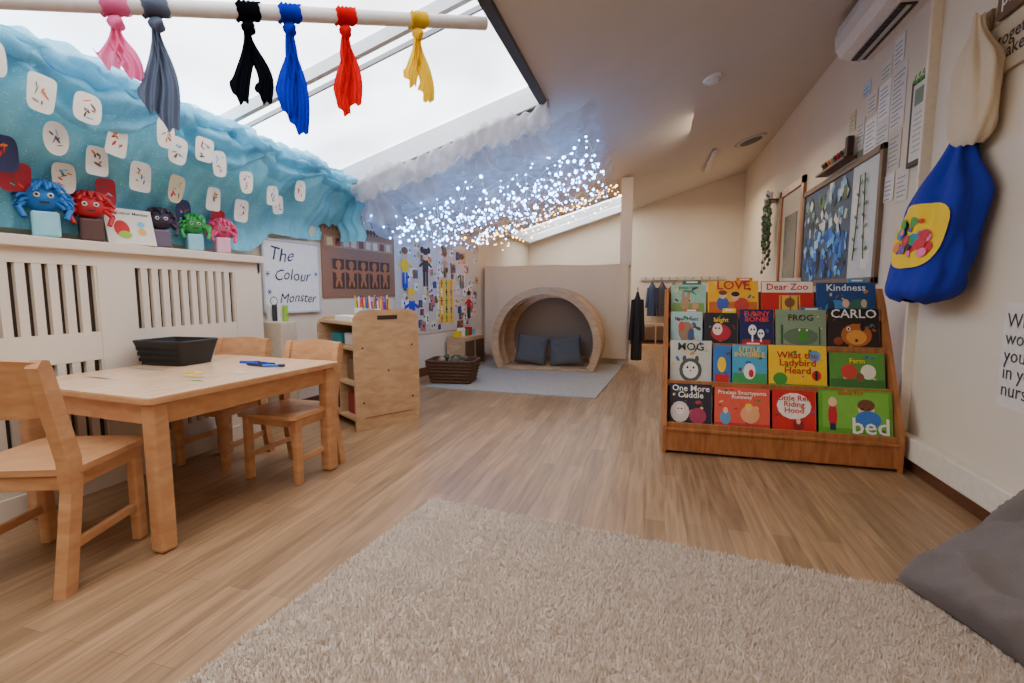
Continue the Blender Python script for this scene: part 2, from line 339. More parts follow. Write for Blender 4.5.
def lights(name,mat,y0,y1,n,x0=-2.38,x1=-.5,curtain=0):
    b=B(name); wire=C(210,220,215)
    rows=max(3,int((y1-y0)/.13)); pts=[]
    for r in range(rows):
        row=[]
        m_=n//rows
        for i in range(m_+1):
            t=i/m_; t=t if r%2==0 else 1-t
            x=x0+(x1-x0)*t+random.uniform(-.05,.05); y=y0+(y1-y0)*(r+.5)/rows+.12*math.sin(t*9+r)+random.uniform(-.07,.07)
            row.append(Vector((x,y,can(x,min(6.7,max(3.8,y)))-.04-.07*abs(math.sin(t*12+r))-random.uniform(0,.07)-curtain*random.random()**2)))
        pts+=row
    b.tube(pts,.0016,wire,4)
    for p in pts:
        bm=bmesh.new(); bmesh.ops.create_icosphere(bm,subdivisions=1,radius=random.choice([.006,.008,.010,.015])); b.bm(bm,mat,True,Matrix.Translation(p+Vector((0,0,-.008))))
    b.done()
lights('fairy_lights',EC,3.86,5.7,540,curtain=.16)
lights('fairy_lights',EW,5.7,6.8,150,-2.25,-.45)
def light(name,kind,loc,e,col,size=None,rot=None,sy=None):
    l=bpy.data.lights.new(name,kind); l.energy=e; l.color=col
    if kind=='AREA':
        l.size=size; 
        if sy: l.shape='RECTANGLE'; l.size_y=sy
    elif size: l.shadow_soft_size=size
    o=bpy.data.objects.new(name,l); o.location=loc
    if rot: o.rotation_euler=rot
    sc.collection.objects.link(o)
for x,y in ((-2.0,4.2),(-1.5,4.6),(-.9,4.2)): light('fairy_glow','POINT',(x,y,can(x,y)-.10),2.0,(.42,.62,1),.1)
for x,y in ((-1.7,6.2),(-.9,6.2)): light('fairy_glow_warm','POINT',(x,y,can(x,y)-.13),2.2,(1,.78,.5),.1)

# ---------------------------------------------------------------- table
def rrect(w,d,r,n=5):
    p=[]
    for cx,cy,a0 in((w-r,d-r,0),(-w+r,d-r,90),(-w+r,-d+r,180),(w-r,-d+r,270)):
        for i in range(n+1):
            a=math.radians(a0+90*i/n); p.append((cx+r*math.cos(a),cy+r*math.sin(a)))
    return p
TM=place(-2.155,1.84,0,-.075)
b=B('classroom_table'); b.M=TM
b.prism(rrect(.45,.51,.03),.587,.613,W_beechH); b.prism(rrect(.452,.512,.03),.59,.608,W_beech)
for sx in(-1,1):
    for sy in(-1,1): b.box((sx*.40,sy*.46,.295),(.066,.066,.585),W_beech,.012)
for s in(-1,1): b.box((0,s*.46,.54),(.74,.022,.085),W_beech,.003); b.box((s*.40,0,.54),(.022,.86,.085),W_beech,.003)
b.done()
b=B('storage_basket'); b.M=TM@place(-.33,.15,.614,.1)
w0,d0,w1,d1,h=.135,.10,.165,.125,.125
def bask(M,w0,d0,w1,d1,h,mat,b,th=.012):
    def f(u,v):
        P=rrect(w0+(w1-w0)*v,d0+(d1-d0)*v,.03); 
        i=int(round(u*len(P)))%len(P); return (P[i][0],P[i][1],v*h)
    b.surf(f,24,6,mat,True)
    def g(u,v):
        P=rrect(w0+(w1-w0)*v-th,d0+(d1-d0)*v-th,.02); i=int(round(u*len(P)))%len(P); return (P[i][0],P[i][1],.008+v*(h-.008))
    b.surf(g,24,6,mat,True)
    P=rrect(w0-th,d0-th,.02); b.prism(P,0,.01,mat)
    R=[(p[0],p[1],h) for p in rrect(w1-th/2,d1-th/2,.025)]; b.tube(R+[R[0]],th*.8,mat,6)
bask(None,w0,d0,w1,d1,h,C(26,24,26),b,.01)
for i in range(17):
    for zz in (.03,.06,.09):
        a=-.13+i*.0165; b.box((a,-d0-(d1-d0)*zz/h-.001,zz),(.011,.004,.02),C(8,8,9))
b.done()
b=B('drawing_cards'); b.M=TM@Matrix.Translation((0,0,.6135))
b.rect(-.42,-.06,-.15,-.04,C(120,130,110)); b.rect(-.02,-.06,.10,-.02,YEL); b.rect(0,-.045,.06,-.035,BLACK,.0015); b.rect(.10,-.14,.2,-.11,C(190,150,70)); b.rect(-.3,-.30,-.12,-.29,C(90,90,90));b.rect(.24,-.20,.3,-.18,GREEN); b.rect(.22,.02,.30,.06,C(210,190,160))
b.done()
for k,(x,y,r,c) in enumerate(((.05,.27,.3,BLUE),(.11,.25,.1,BLUE),(.18,.27,-.2,BLUE),(.27,.22,.4,C(40,110,200)),(.16,.21,0,NAVY))):
    b=B('marker_pen'); b.M=TM@place(x,y,.622,r); b.cyl((-.05,0,0),(.03,0,0),.007,c,seg=10); b.cyl((.03,0,0),(.06,0,0),.0078,NAVY,seg=10); b.done()

# ---------------------------------------------------------------- chairs
def chair(x,y,r,sz=1.0):
    b=B('child_chair'); b.M=place(x,y,0,r)@Matrix.Scale(sz,4)
    prof=[(-.235,0),(-.19,0),(-.130,.33),(-.130,.40),(-.20,.68),(-.212,.708),(-.235,.712),(-.252,.69),(-.185,.40),(-.18,.30)]
    for s in(-1,1):
        M=Matrix(((0,0,1,s*.165-.017),(1,0,0,0),(0,1,0,0),(0,0,0,1)))
        b.prism(prof,0,.034,W_beech,M)
        b.box((s*.155,.13,.175),(.034,.045,.35),W_beech,.008)
        b.box((s*.158,-.02,.325),(.02,.27,.045),W_beech,.004)
        b.box((s*.158,-.03,.13),(.018,.28,.03),W_beech,.004)
    b.box((0,.13,.325),(.28,.02,.045),W_beech,.004)
    b.box((0,-.15,.325),(.28,.02,.045),W_beech,.004)
    P=rrect(.185,.18,.04)
    b.prism(P,.352,.372,W_beech,place(0,.01,0))
    def back(u,v):
        a=(u-.5)*.34; cv=-.03*(1-(2*u-1)**2); k=int(round(v*4))
        zz=[.54,.705,.705,.54,.54][k]; dd=[0,0,-.02,-.02,0][k]
        return (a,-.165-(zz-.40)*.25+cv+dd+.02,zz+(.012*(1-(2*u-1)**2) if zz>.6 else 0))
    b.surf(back,14,4,W_beech,smooth=False)
    b.done()
chair(-1.895,2.17,pi)
chair(-2.44,2.22,pi+.06)
chair(-2.09,1.20,.36,1.11)

# ---------------------------------------------------------------- storage unit
UM=place(-2.0,2.95,0,-.56)
b=B('storage_shelf_unit'); b.M=UM
def ppanel(x0,x1,h):
    pts=[(0,0),(.52,0),(.52,h-.06),(.50,h-.02),(.46,h),(.06,h),(.02,h-.02),(0,h-.06)]
    M=Matrix(((0,0,1,x0),(1,0,0,0),(0,1,0,0),(0,0,0,1)))
    b.prism(pts,0,x1-x0,W_birch,M)
ppanel(-.022,0,.87); ppanel(-.70,-.678,.80)
b.box((.001,.26,.815),(.003,.16,.03),C(60,38,24)); b.box((.001,.26,.09),(.003,.38,.006),C(140,104,70))
for (yy,zz) in((.06,.2),(.46,.2),(.06,.6),(.46,.6),(.26,.42)): b.cyl((0,yy,zz),(.003,yy,zz),.008,C(70,50,36),seg=8)
for z in(.06,.32,.58,.76): b.bb((-.68,.02,z),(-.022,.48,z+.02),W_birch)
b.bb((-.68,.48,.06),(-.022,.495,.80),W_birch); b.bb((-.36,.03,.08),(-.34,.48,.58),W_birch)
b.done()
b=B('pencil_pots'); b.M=UM
cols=[RED,YEL,GREEN,BLUE,ORG,PINK,PURP,WHITE]
for i,x in enumerate((-.1,-.2,-.3,-.43,-.56)):
    c=[C(80,60,45),WHITE,C(190,160,120),SKY,WHITE][i]; b.cyl((x,.3,.781),(x,.3,.87),.034,c,.038)
    for k in range(8):
        a=k*.9; b.cyl((x+.015*math.cos(a),.3+.015*math.sin(a),.80),(x+.03*math.cos(a),.3+.03*math.sin(a),.95+.03*math.sin(k*3)),.0055,cols[(i+k)%8],seg=6)
b.box((-.35,.12,.80),(.3,.1,.04),WHITE,.004)
b.done()
b=B('craft_boxes'); b.M=UM
for (x,z,w,h,c) in ((-.52,.08,.22,.14,C(50,44,42)),(-.18,.08,.24,.16,C(150,50,50)),(-.53,.34,.24,.14,C(190,190,190)),(-.18,.34,.24,.16,C(120,90,60)),(-.5,.60,.2,.08,TEAL),(-.2,.60,.26,.09,C(210,200,190))):
    b.box((x,.2,z+h/2+.001),(w,.26,h),c,.008)
b.done()
b=B('paint_jar_tray'); b.M=place(-2.70,3.02,0,0)
b.box((0,0,.39),(.20,.16,.78),C(204,184,158),.01)
for i in range(4): b.cyl((-.07+i*.047,0,.781),(-.07+i*.047,0,.90),.02,[WHITE,C(60,60,60),C(235,235,235),LIME][i])
b.done()

# ---------------------------------------------------------------- left wall display
DX=Vector((.1118,.9937,0)); DM=fr((-2.847,3.0,0),DX,(0,0,1))
b=B('whiteboard_sign'); b.M=DM@Matrix.Translation((0,0,.004))
b.prism([(.04,.84),(.60,.84),(.60,1.40),(.04,1.40)],0,.012,C(232,231,232))
for q in((.03,.83,.61,.845),(.03,1.395,.61,1.41),(.03,.83,.045,1.41),(.595,.83,.61,1.41)): b.prism([(q[0],q[1]),(q[2],q[1]),(q[2],q[3]),(q[0],q[3])],0,.018,C(196,196,200))
b.text('The',.22,1.29,.15,NAVY,.014,hand=.25,bold=.0); b.text('Colour',.32,1.13,.125,NAVY,.014,.42,hand=.2,bold=0); b.text('Monster',.37,.95,.11,NAVY,.014,.40,hand=.22,bold=0)
for x,y in((.075,1.14),(.565,1.15),(.085,1.0)):
    for r_ in range(3): b.rrot(x,y,.022,.003,r_*1.05,C(40,80,160),.014+.0001*r_)
b.ell(.12,.93,.035,.035,BLACK,.0139); b.ell(.12,.93,.029,.029,WHITE,.0142); b.rrot(.15,.89,.03,.005,-.8,BLACK,.0141)
b.done()
b=B('wall_display'); b.M=DM
b.prism([(.65,.95),(1.70,.95),(1.70,1.56),(.65,1.56)],.002,.008,C(146,104,76)); b.prism([(1.70,.5),(3.72,.5),(3.72,1.60),(1.70,1.60)],.002,.008,C(206,196,184))
for i in range(64):
    x=.65+i*.048; b.ell(x,1.58,.026,.03,C(216,210,202) if x>1.7 else C(104,70,50),.010+.0003*(i%2),10)
def ginger(x,y,s,c,z=.012):
    b.ell(x,y+.09*s,.035*s,.038*s,c,z); b.ell(x,y,.035*s,.06*s,c,z+.0001); b.ell(x-.05*s,y+.03*s,.04*s,.015*s,c,z+.0002,a=-.3); b.ell(x+.05*s,y+.03*s,.04*s,.015*s,c,z+.0003,a=.3)
    b.ell(x-.025*s,y-.075*s,.016*s,.045*s,c,z+.0004,a=-.25); b.ell(x+.025*s,y-.075*s,.016*s,.045*s,c,z+.0005,a=.25)
for i in range(5): 
    x=.85+i*.17; b.rect(x-.075,1.03,x+.075,1.30,C(76,48,34),.010); ginger(x,1.16,1,C(170,108,66))
b.prism([(.68,1.40),(1.66,1.40),(1.66,1.5),(.68,1.5)],.009,.011,C(170,130,92))
for i in range(9): b.rrot(.75+i*.105,1.45,.035,.035,.1*(-1)**i,[C(206,190,160),C(120,60,50),C(190,180,160)][i%3],.0112)
for i in range(10): b.rrot(.72+i*.11,1.68+.012*(i%2),.05,.045,.2*(-1)**i,[WHITE,C(70,90,150),C(215,200,190),C(60,50,60),C(190,110,130)][i%5],.004+.0002*i)
def person(x,y,s,top,leg,hair):
    b.ell(x,y+.15*s,.05*s,.055*s,C(225,180,150),.016); b.ell(x,y+.185*s,.055*s,.035*s,hair,.0162); b.rect(x-.05*s,y-.02*s,x+.05*s,y+.10*s,top,.0155)
    b.ell(x-.08*s,y+.05*s,.05*s,.016*s,top,.0156,a=.5); b.ell(x+.08*s,y+.05*s,.05*s,.016*s,top,.0157,a=-.5)
    b.rect(x-.045*s,y-.17*s,x-.008*s,y-.02*s,leg,.0158); b.rect(x+.008*s,y-.17*s,x+.045*s,y-.02*s,leg,.0158)
for i in range(130):
    x=random.uniform(1.78,3.66); y=random.uniform(.56,1.53)
    s=random.uniform(.6,1.2)
    b.rrot(x,y,.05*s,.05*s,random.uniform(-.25,.25),random.choice([WHITE,C(226,214,188),C(206,212,218),C(60,70,110),C(190,120,110),C(206,176,90),C(120,90,70),C(220,208,196),WHITE,C(222,210,196)]),.0100+.00004*i)
    b.rrot(x+.01,y,.016,.015,random.uniform(-1,1),random.choice([RED,BLUE,BLACK,GREEN,ORG,TEAL,C(150,140,130)]),.0153)
person(1.88,1.24,1.15,YEL,BLUE,C(120,70,40)); person(2.30,1.26,1.15,C(40,40,46),C(50,50,60),BLACK); b.ell(2.23,1.49,.04,.04,BLACK,.0164); b.ell(2.37,1.49,.04,.04,BLACK,.0164)
person(2.0,.78,1.2,BLUE,NAVY,YEL); person(3.2,1.25,1.2,C(215,205,195),C(100,90,90),BRN); person(3.4,.8,1.0,RED,BLACK,BLACK); person(2.75,1.32,.8,C(190,150,120),BRN,BRN)
b.rect(2.60,.60,2.96,1.16,C(232,196,80),.0154)
for i in range(5):
    for j in range(3): ginger(2.66+j*.12,.66+i*.11,.42,[RED,BLUE,GREEN,C(230,230,230),ORG,BLACK][(i*3+j*2)%6],.0158)
b.done()

# wicker basket
WK=wood('wicker',(66,40,26),(108,72,46),.8,(10,10,60),4)
b=B('wicker_basket'); b.M=place(-2.08,4.92,.013,.12)
bask(None,.22,.15,.27,.19,.24,WK,b,.02)
for k in range(6):
    R=[(p[0]*(1+.0),p[1],.02+k*.036) for p in rrect(.222+.05*(.02+k*.036)/.24,.152+.04*(.02+k*.036)/.24,.03)]; b.tube(R+[R[0]],.009,WK,5)
for i in range(30):
    a=random.uniform(0,6.28); r=random.uniform(0,.13); c=random.choice([C(70,80,50),C(150,130,100),C(110,80,50),C(90,70,50)])
    b.sph((r*1.3*math.cos(a),r*math.sin(a),.2+random.uniform(0,.07)),random.uniform(.03,.05),c,8,6)
b.done()
b=B('low_cupboard'); b.M=DM
b.prism([(2.75,.013),(3.35,.013),(3.35,.42),(2.75,.42)],.03,.28,W_birch)
b.prism([(2.78,.05),(3.03,.05),(3.03,.37),(2.78,.37)],.281,.285,C(90,66,46)); b.prism([(3.07,.05),(3.32,.05),(3.32,.37),(3.07,.37)],.281,.285,C(90,66,46))
for i in range(5): b.prism([(2.8+i*.1,.421),(2.87+i*.1,.421),(2.87+i*.1,.50+.03*(i%2)),(2.8+i*.1,.50+.03*(i%2))],.1,.18,[YEL,WHITE,GREEN,RED,SKY][i])
b.done()

# ---------------------------------------------------------------- reading arch
b=B('reading_den'); cx,czz,R=-1.27,.36,.70
a0=-math.asin((czz-.02)/R)
def ring(y0,y1,r0,r1,mat,A0=a0,A1=pi-a0,n=44):
    def f(u,v):
        a=A0+(A1-A0)*v; k=int(round(u*4))%4
        r=(r0,r1,r1,r0)[k]; y=(y0,y0,y1,y1)[k]
        return (cx+r*math.cos(a),y,czz+r*math.sin(a))
    b.surf(f,4,n,mat,True,smooth=False)
ring(5.92,5.96,.61,.70,W_birch); ring(6.48,6.53,.56,.70,W_birch)
ring(5.96,6.48,.675,.69,W_birch,a0,1.0,18); ring(5.96,6.48,.675,.69,W_birch,pi-1.0,pi-a0,18)
ring(6.18,6.22,.61,.68,W_birch)
for a in (.8,1.1,1.35,1.57,1.8,2.04,2.34): b.cyl((cx+.65*math.cos(a),5.95,czz+.65*math.sin(a)),(cx+.65*math.cos(a),6.5,czz+.65*math.sin(a)),.016,W_birch)
b.bb((cx-.62,5.93,.014),(cx+.62,6.52,.04),W_birch)
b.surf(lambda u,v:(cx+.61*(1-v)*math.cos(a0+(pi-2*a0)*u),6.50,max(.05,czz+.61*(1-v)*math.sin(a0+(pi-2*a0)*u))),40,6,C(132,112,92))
b.done()
def cushion(name,M,w,h,t,mat,wr=.15,n=28,wrk=0):
    b=B(name); b.M=M
    for s in(-1,1):
        def f(u,v):
            x=(u*2-1);y=(v*2-1); e=((1-x**4)*(1-y**4))**.45 if abs(x)<1 and abs(y)<1 else 0
            px=x*w*(1-.08*(1-y*y)*abs(x)**3); py=y*h*(1-.08*(1-x*x)*abs(y)**3)
            cr=wrk*(abs(nz(x*1.6+s,y*3+x*2,7))-.2+.25*abs(nz(x*4,y*2,s*4)))*e
            return (px,py,s*(t*e)+wr*t*nz(x*2,y*2,s)*e-s*cr)
        b.surf(f,n,n,mat)
    return b.done()
GC=fabric('grey_cushion_fabric',(92,90,88),200,.3)
GC2=fabric('floor_cushion_fabric',(110,99,94),260,.4)
for i,x in enumerate((-1.50,-1.05)):
    cushion('scatter_cushion',Matrix.Translation((x,6.22,.235))@Matrix.Rotation(.12*(1-2*i),4,'Y')@Matrix.Rotation(1.25,4,'X'),.22,.20,.075,GC)

# rugs
CP=fabric('grey_carpet',(160,152,140),40,.6,.28)
b=B('carpet_mat'); b.prism([(-2.25,4.55),(-.47,4.50),(-.33,6.7),(-2.25,6.7)],.0,.012,CP); b.done()
RUGC=fabric('shag_wool',(204,182,162),40,.2,.14)
A=Vector((-.97,2.02)); ux=Vector((.9935,-.114)); uy=Vector((-.114,-.9935)); RW,RL=2.12,2.6
b=B('shag_rug')
b.prism([tuple(A),tuple(A+ux*RW),tuple(A+ux*RW+uy*RL),tuple(A+uy*RL)][::-1],0.001,.018,RUGC)
rob=b.done()
N=120000; rng=np.random.default_rng(3); LV=1.75
u=rng.random(N)*RW; w=rng.random(N)*LV
cxy=np.stack([A.x+ux.x*u+uy.x*w,A.y+ux.y*u+uy.y*w],1)
ang=rng.random(N)*6.283
clump=.5+.5*np.sin(u*55+3*np.sin(w*31))*np.sin(w*61+2.5*np.sin(u*27))
h=.005+.010*clump+.006*rng.random(N); rad=.0042+.0026*rng.random(N); lean=(rng.random((N,2))-.5)*.016
V=np.zeros((N,4,3))
for k in range(3):
    V[:,k,0]=cxy[:,0]+rad*np.cos(ang+k*2.094); V[:,k,1]=cxy[:,1]+rad*np.sin(ang+k*2.094); V[:,k,2]=.012
V[:,3,0]=cxy[:,0]+lean[:,0]; V[:,3,1]=cxy[:,1]+lean[:,1]; V[:,3,2]=.018+h
base=(np.arange(N)*4)[:,None]
F=np.concatenate([base+np.array([0,1,3]),base+np.array([1,2,3]),base+np.array([2,0,3])],0)
me=bpy.data.meshes.new('pile'); me.vertices.add(N*4); me.vertices.foreach_set('co',V.reshape(-1)); me.loops.add(len(F)*3); me.loops.foreach_set('vertex_index',F.reshape(-1).astype(np.int32))
me.polygons.add(len(F)); me.polygons.foreach_set('loop_start',(np.arange(len(F))*3).astype(np.int32)); me.update(calc_edges=True); me.validate()
me.materials.append(RUGC); po=bpy.data.objects.new('pile',me); sc.collection.objects.link(po); po.parent=rob

# floor cushion bottom right
cushion('floor_cushion',Matrix.Translation((1.175,1.57,.185))@Matrix.Rotation(.30,4,'Z')@Matrix.Rotation(-.58,4,'Y')@Matrix.Rotation(.05,4,'X'),.30,.36,.135,GC2,.3,60,.08)

# ---------------------------------------------------------------- bookshelf
b=B('book_display_shelf')
for x in(.095,1.345):
    M=Matrix(((0,0,1,x),(1,0,0,0),(0,1,0,0),(0,0,0,1)))
    b.prism([(3.08,0),(3.62,0),(3.62,1.02),(3.50,1.02),(3.44,.93),(3.10,.24),(3.08,.18)],0,.022,W_orange,M)
b.bb((.115,3.085,.02),(1.346,3.105,.165),W_orange); b.bb((.115,3.075,.145),(1.346,3.10,.165),W_orange,.004)
b.bb((.115,3.6,.02),(1.346,3.618,1.0),W_orange)
rows=[(3.13,.175,.24),(3.24,.42,.27),(3.36,.65,.245),(3.46,.84,.235)]
for (y,z,h) in rows:
    b.bb((.117,y-.02,z-.014),(1.345,y+.13,z-.002),W_orange); b.bb((.117,y-.035,z-.014),(1.345,y-.022,z+.022),W_orange,.003)
b.done()
b=B('picture_books')
th=math.radians(14)
def book(row,x0,x1,hh,col,title='',tc=WHITE,deco=(),ty=.78,ts=.07,lift=0):
    y,z,h=rows[row]; H=hh; wd=x1-x0-.006
    M=fr(((x0+x1)/2,y+.012,z+.001+lift),(1,0,0),(0,math.sin(th),math.cos(th)))
    b.M=M
    b.box((0,H/2,-.006),(wd,H,.012),col,.0015); b.box((0.002,H/2,-.006),(wd-.002,H-.004,.009),WHITE)
    zz=.0012
    rr=random.Random(int(x0*1000)+row)
    for k in range(9):
        zz+=.00008; b.ell(rr.uniform(-.42,.42)*wd,rr.uniform(.06,.94)*H,rr.uniform(.006,.02),rr.uniform(.004,.012),rr.choice([GREEN,C(60,90,150),C(180,60,50),C(220,190,120),C(90,60,50),C(200,140,60)]),zz,8,rr.uniform(0,3))
    for d in deco:
        zz+=.00015
        k=d[0]
        if k=='e': b.ell(d[1]*wd/2,d[2]*H,d[3]*wd/2,d[4]*H,d[5],zz,14,d[6] if len(d)>6 else 0)
        if k=='r': b.rect(d[1]*wd/2,d[2]*H,d[3]*wd/2,d[4]*H,d[5],zz)
    if title: b.text(title,0,H*ty,ts,tc,.0045,wd*.88)
def X_(row,px):
    l=[(668,905),(672,900),(673,899),(675,896)][row]; return .125+(px-l[0])/(l[1]-l[0])*1.215
def bk(row,p0,p1,hh,*a,**k): book(row,X_(row,p0),X_(row,p1),hh,*a,**k)
FACE=C(235,185,150)
bk(3,676,718,.215,C(150,190,170),'guess how\nmuch',C(60,90,60),[('r',-.9,.05,.9,.4,C(120,160,80)),('e',-.2,.4,.25,.22,C(175,140,100)),('e',-.3,.65,.08,.14,C(175,140,100)),('e',0,.66,.08,.14,C(175,140,100)),('e',.4,.3,.18,.15,C(190,155,110))],ts=.03,ty=.85)
bk(3,719,776,.24,C(238,176,30),'LOVE',RED,[('r',-.95,.0,.95,.4,C(200,100,30)),('e',-.4,.35,.25,.2,C(60,90,170)),('e',.35,.3,.3,.22,C(190,60,50)),('e',.1,.55,.16,.12,FACE),('e',-.4,.6,.15,.12,FACE),('e',-.4,.66,.17,.07,BRN),('e',.1,.62,.17,.07,BLACK)],ts=.085,ty=.86)
bk(3,778,834,.235,C(198,30,24),'Dear Zoo',RED,[('r',-.98,.68,.98,.98,C(240,225,205)),('r',-.3,.15,.5,.6,C(225,170,60)),('e',.1,.4,.2,.14,C(120,80,40)),('r',-.25,.2,-.2,.58,BRN),('r',.1,.2,.15,.58,BRN),('r',.4,.2,.45,.58,BRN)],ts=.06,ty=.83)
bk(3,836,896,.225,C(30,70,126),'Kindness',C(225,230,240),[('e',-.3,.25,.4,.25,C(70,140,190)),('e',.4,.3,.3,.22,C(60,110,90)),('e',0,.4,.12,.12,FACE),('e',-.5,.3,.12,.2,C(40,60,90)),('e',.6,.4,.1,.12,C(200,190,150))],ts=.06,ty=.84)
bk(2,674,712,.225,C(168,200,200),'Bear Hunt',C(40,60,80),[('e',0,.4,.5,.3,C(150,120,90)),('e',-.3,.55,.2,.15,C(200,80,60)),('e',.3,.3,.2,.2,C(60,80,120)),('r',-.9,0,.9,.15,C(110,150,80))],ts=.035)
bk(2,713,752,.22,C(34,28,40),'Night',YEL,[('e',0,.4,.6,.25,C(180,30,50)),('e',-.2,.5,.3,.18,C(240,210,200)),('e',-.3,.53,.05,.03,BLACK),('e',-.1,.53,.05,.03,BLACK)],ts=.04)
bk(2,753,791,.245,C(18,26,84),'FUNNY\nBONES',C(235,60,60),[('r',-.8,0,.8,.2,C(150,40,40)),('e',-.25,.45,.25,.14,WHITE),('e',.25,.35,.2,.12,WHITE),('e',-.32,.46,.05,.03,BLACK),('e',-.15,.46,.05,.03,BLACK),('e',.18,.36,.05,.03,BLACK),('e',.32,.36,.05,.03,BLACK),('r',-.3,.1,-.2,.32,WHITE),('r',.2,.05,.3,.24,WHITE)],ts=.045,ty=.8)
bk(2,792,845,.245,C(130,150,120),'FROG',C(30,36,30),[('e',0,.3,.7,.22,C(94,118,88)),('e',.1,.32,.22,.16,C(70,140,50)),('e',-.05,.46,.08,.06,C(70,140,50)),('e',.25,.46,.08,.06,C(70,140,50)),('e',-.05,.47,.04,.03,WHITE),('e',.25,.47,.04,.03,WHITE),('r',-.8,.1,-.7,.6,C(60,90,50)),('r',.72,.1,.78,.55,C(60,90,50))],ts=.055)
bk(2,846,898,.255,C(40,26,20),'CARLO',WHITE,[('e',.1,.35,.6,.28,C(180,96,40)),('e',.1,.3,.4,.18,C(224,150,60)),('e',.35,.55,.1,.1,BLACK),('e',-.2,.5,.08,.05,WHITE),('e',-.2,.5,.04,.03,BLACK),('e',.1,.22,.06,.04,BLACK),('e',-.6,.2,.2,.1,C(140,60,30),.5)],ts=.075,ty=.86)
bk(1,673,721,.275,C(196,196,184),'MOG',C(40,44,40),[('e',0,.3,.55,.28,C(80,78,74)),('e',0,.3,.38,.2,C(225,220,208)),('e',-.3,.56,.1,.08,C(80,78,74)),('e',.3,.56,.1,.08,C(80,78,74)),('e',-.15,.36,.05,.03,BLACK),('e',.15,.36,.05,.03,BLACK),('e',0,.28,.05,.02,C(190,100,90))],ts=.07,ty=.84)
bk(1,722,742,.25,C(50,110,180),'',WHITE,[('e',0,.5,.5,.2,YEL),('r',-.8,0,.8,.25,RED)])
bk(1,743,781,.255,C(70,160,196),'LITTLE\nINVISIBLE',YEL,[('r',-.98,0,.98,.3,C(60,150,80)),('e',0,.35,.35,.2,C(240,230,220)),('e',.1,.3,.15,.1,RED)],ts=.055,ty=.82)
bk(1,782,842,.26,C(244,192,20),"What the\nLadybird\nHeard",C(170,24,34),[('e',-.6,.2,.25,.15,GREEN),('e',.65,.3,.16,.12,RED),('e',.65,.3,.05,.12,BLACK),('e',.6,.75,.2,.14,C(80,160,210)),('r',-.98,0,.98,.08,GREEN)],ts=.058,ty=.58)
bk(1,844,898,.225,C(84,144,50),'Farm',YEL,[('e',-.3,.5,.3,.2,C(200,60,50)),('e',.4,.5,.28,.2,C(230,220,200)),('r',-.98,0,.98,.3,C(60,110,50)),('e',.1,.35,.15,.12,C(130,80,50))],ts=.04)
bk(0,669,719,.255,C(36,28,48),'One More\nCuddle',WHITE,[('e',-.5,.3,.45,.26,C(212,200,192)),('e',.35,.22,.4,.2,C(160,50,80)),('e',-.5,.36,.2,.13,C(235,215,205)),('e',-.58,.38,.04,.02,BLACK),('e',-.42,.38,.04,.02,BLACK)],ts=.055,ty=.8)
bk(0,721,782,.245,C(222,84,60),'Princess Smartypants\nRunaway',C(250,240,220),[('e',.3,.35,.35,.22,C(236,160,110)),('e',.25,.5,.1,.09,FACE),('e',.25,.56,.13,.06,YEL),('r',-.98,0,.98,.12,C(190,50,50)),('e',-.6,.25,.2,.18,C(90,150,190)),('e',-.6,.42,.09,.08,FACE)],ts=.045,ty=.82)
bk(0,784,830,.245,C(200,24,28),'Little Red\nRiding\nHood',C(200,30,34),[('e',0,.62,.8,.32,C(240,228,214)),('e',.2,.18,.25,.14,C(140,14,20)),('e',.2,.26,.1,.07,FACE)],ts=.045,ty=.66)
bk(0,832,905,.28,C(96,160,40),'',WHITE,[('r',-.9,.15,.9,.9,C(116,178,60)),('e',.3,.55,.22,.16,FACE),('e',.3,.64,.24,.12,C(110,64,34)),('e',.35,.35,.35,.18,C(50,110,190)),('e',.2,.56,.03,.02,BLACK),('e',.38,.56,.03,.02,BLACK),('e',-.62,.4,.13,.25,C(190,30,40)),('e',-.62,.68,.12,.1,FACE),('r',-.7,.1,-.54,.24,NAVY)],ts=.07)
b.text('time for',-.02,.245,.04,RED,.0048); b.text('bed',.075,.055,.13,WHITE,.0048)
for (row,p0,p1,hh,c) in ((3,690,712,.245,C(60,110,90)),(3,752,770,.262,C(220,120,40)),(3,800,822,.258,C(220,210,190)),(3,870,888,.25,C(90,150,190)),(2,690,708,.245,C(220,90,60)),(2,735,750,.25,YEL),(2,820,842,.262,C(70,110,160)),(1,755,778,.275,RED),(0,740,770,.26,C(90,60,120))):
    y,z,h=rows[row]; x0,x1=X_(row,p0),X_(row,p1); b.M=fr(((x0+x1)/2,y+.032,z+.001),(1,0,0),(0,math.sin(th),math.cos(th)))
    b.box((0,hh/2,-.006),(x1-x0,hh,.012),c,.0015); b.rect(-(x1-x0)*.3,hh-.018,(x1-x0)*.3,hh-.008,WHITE,.0012)
b.done()

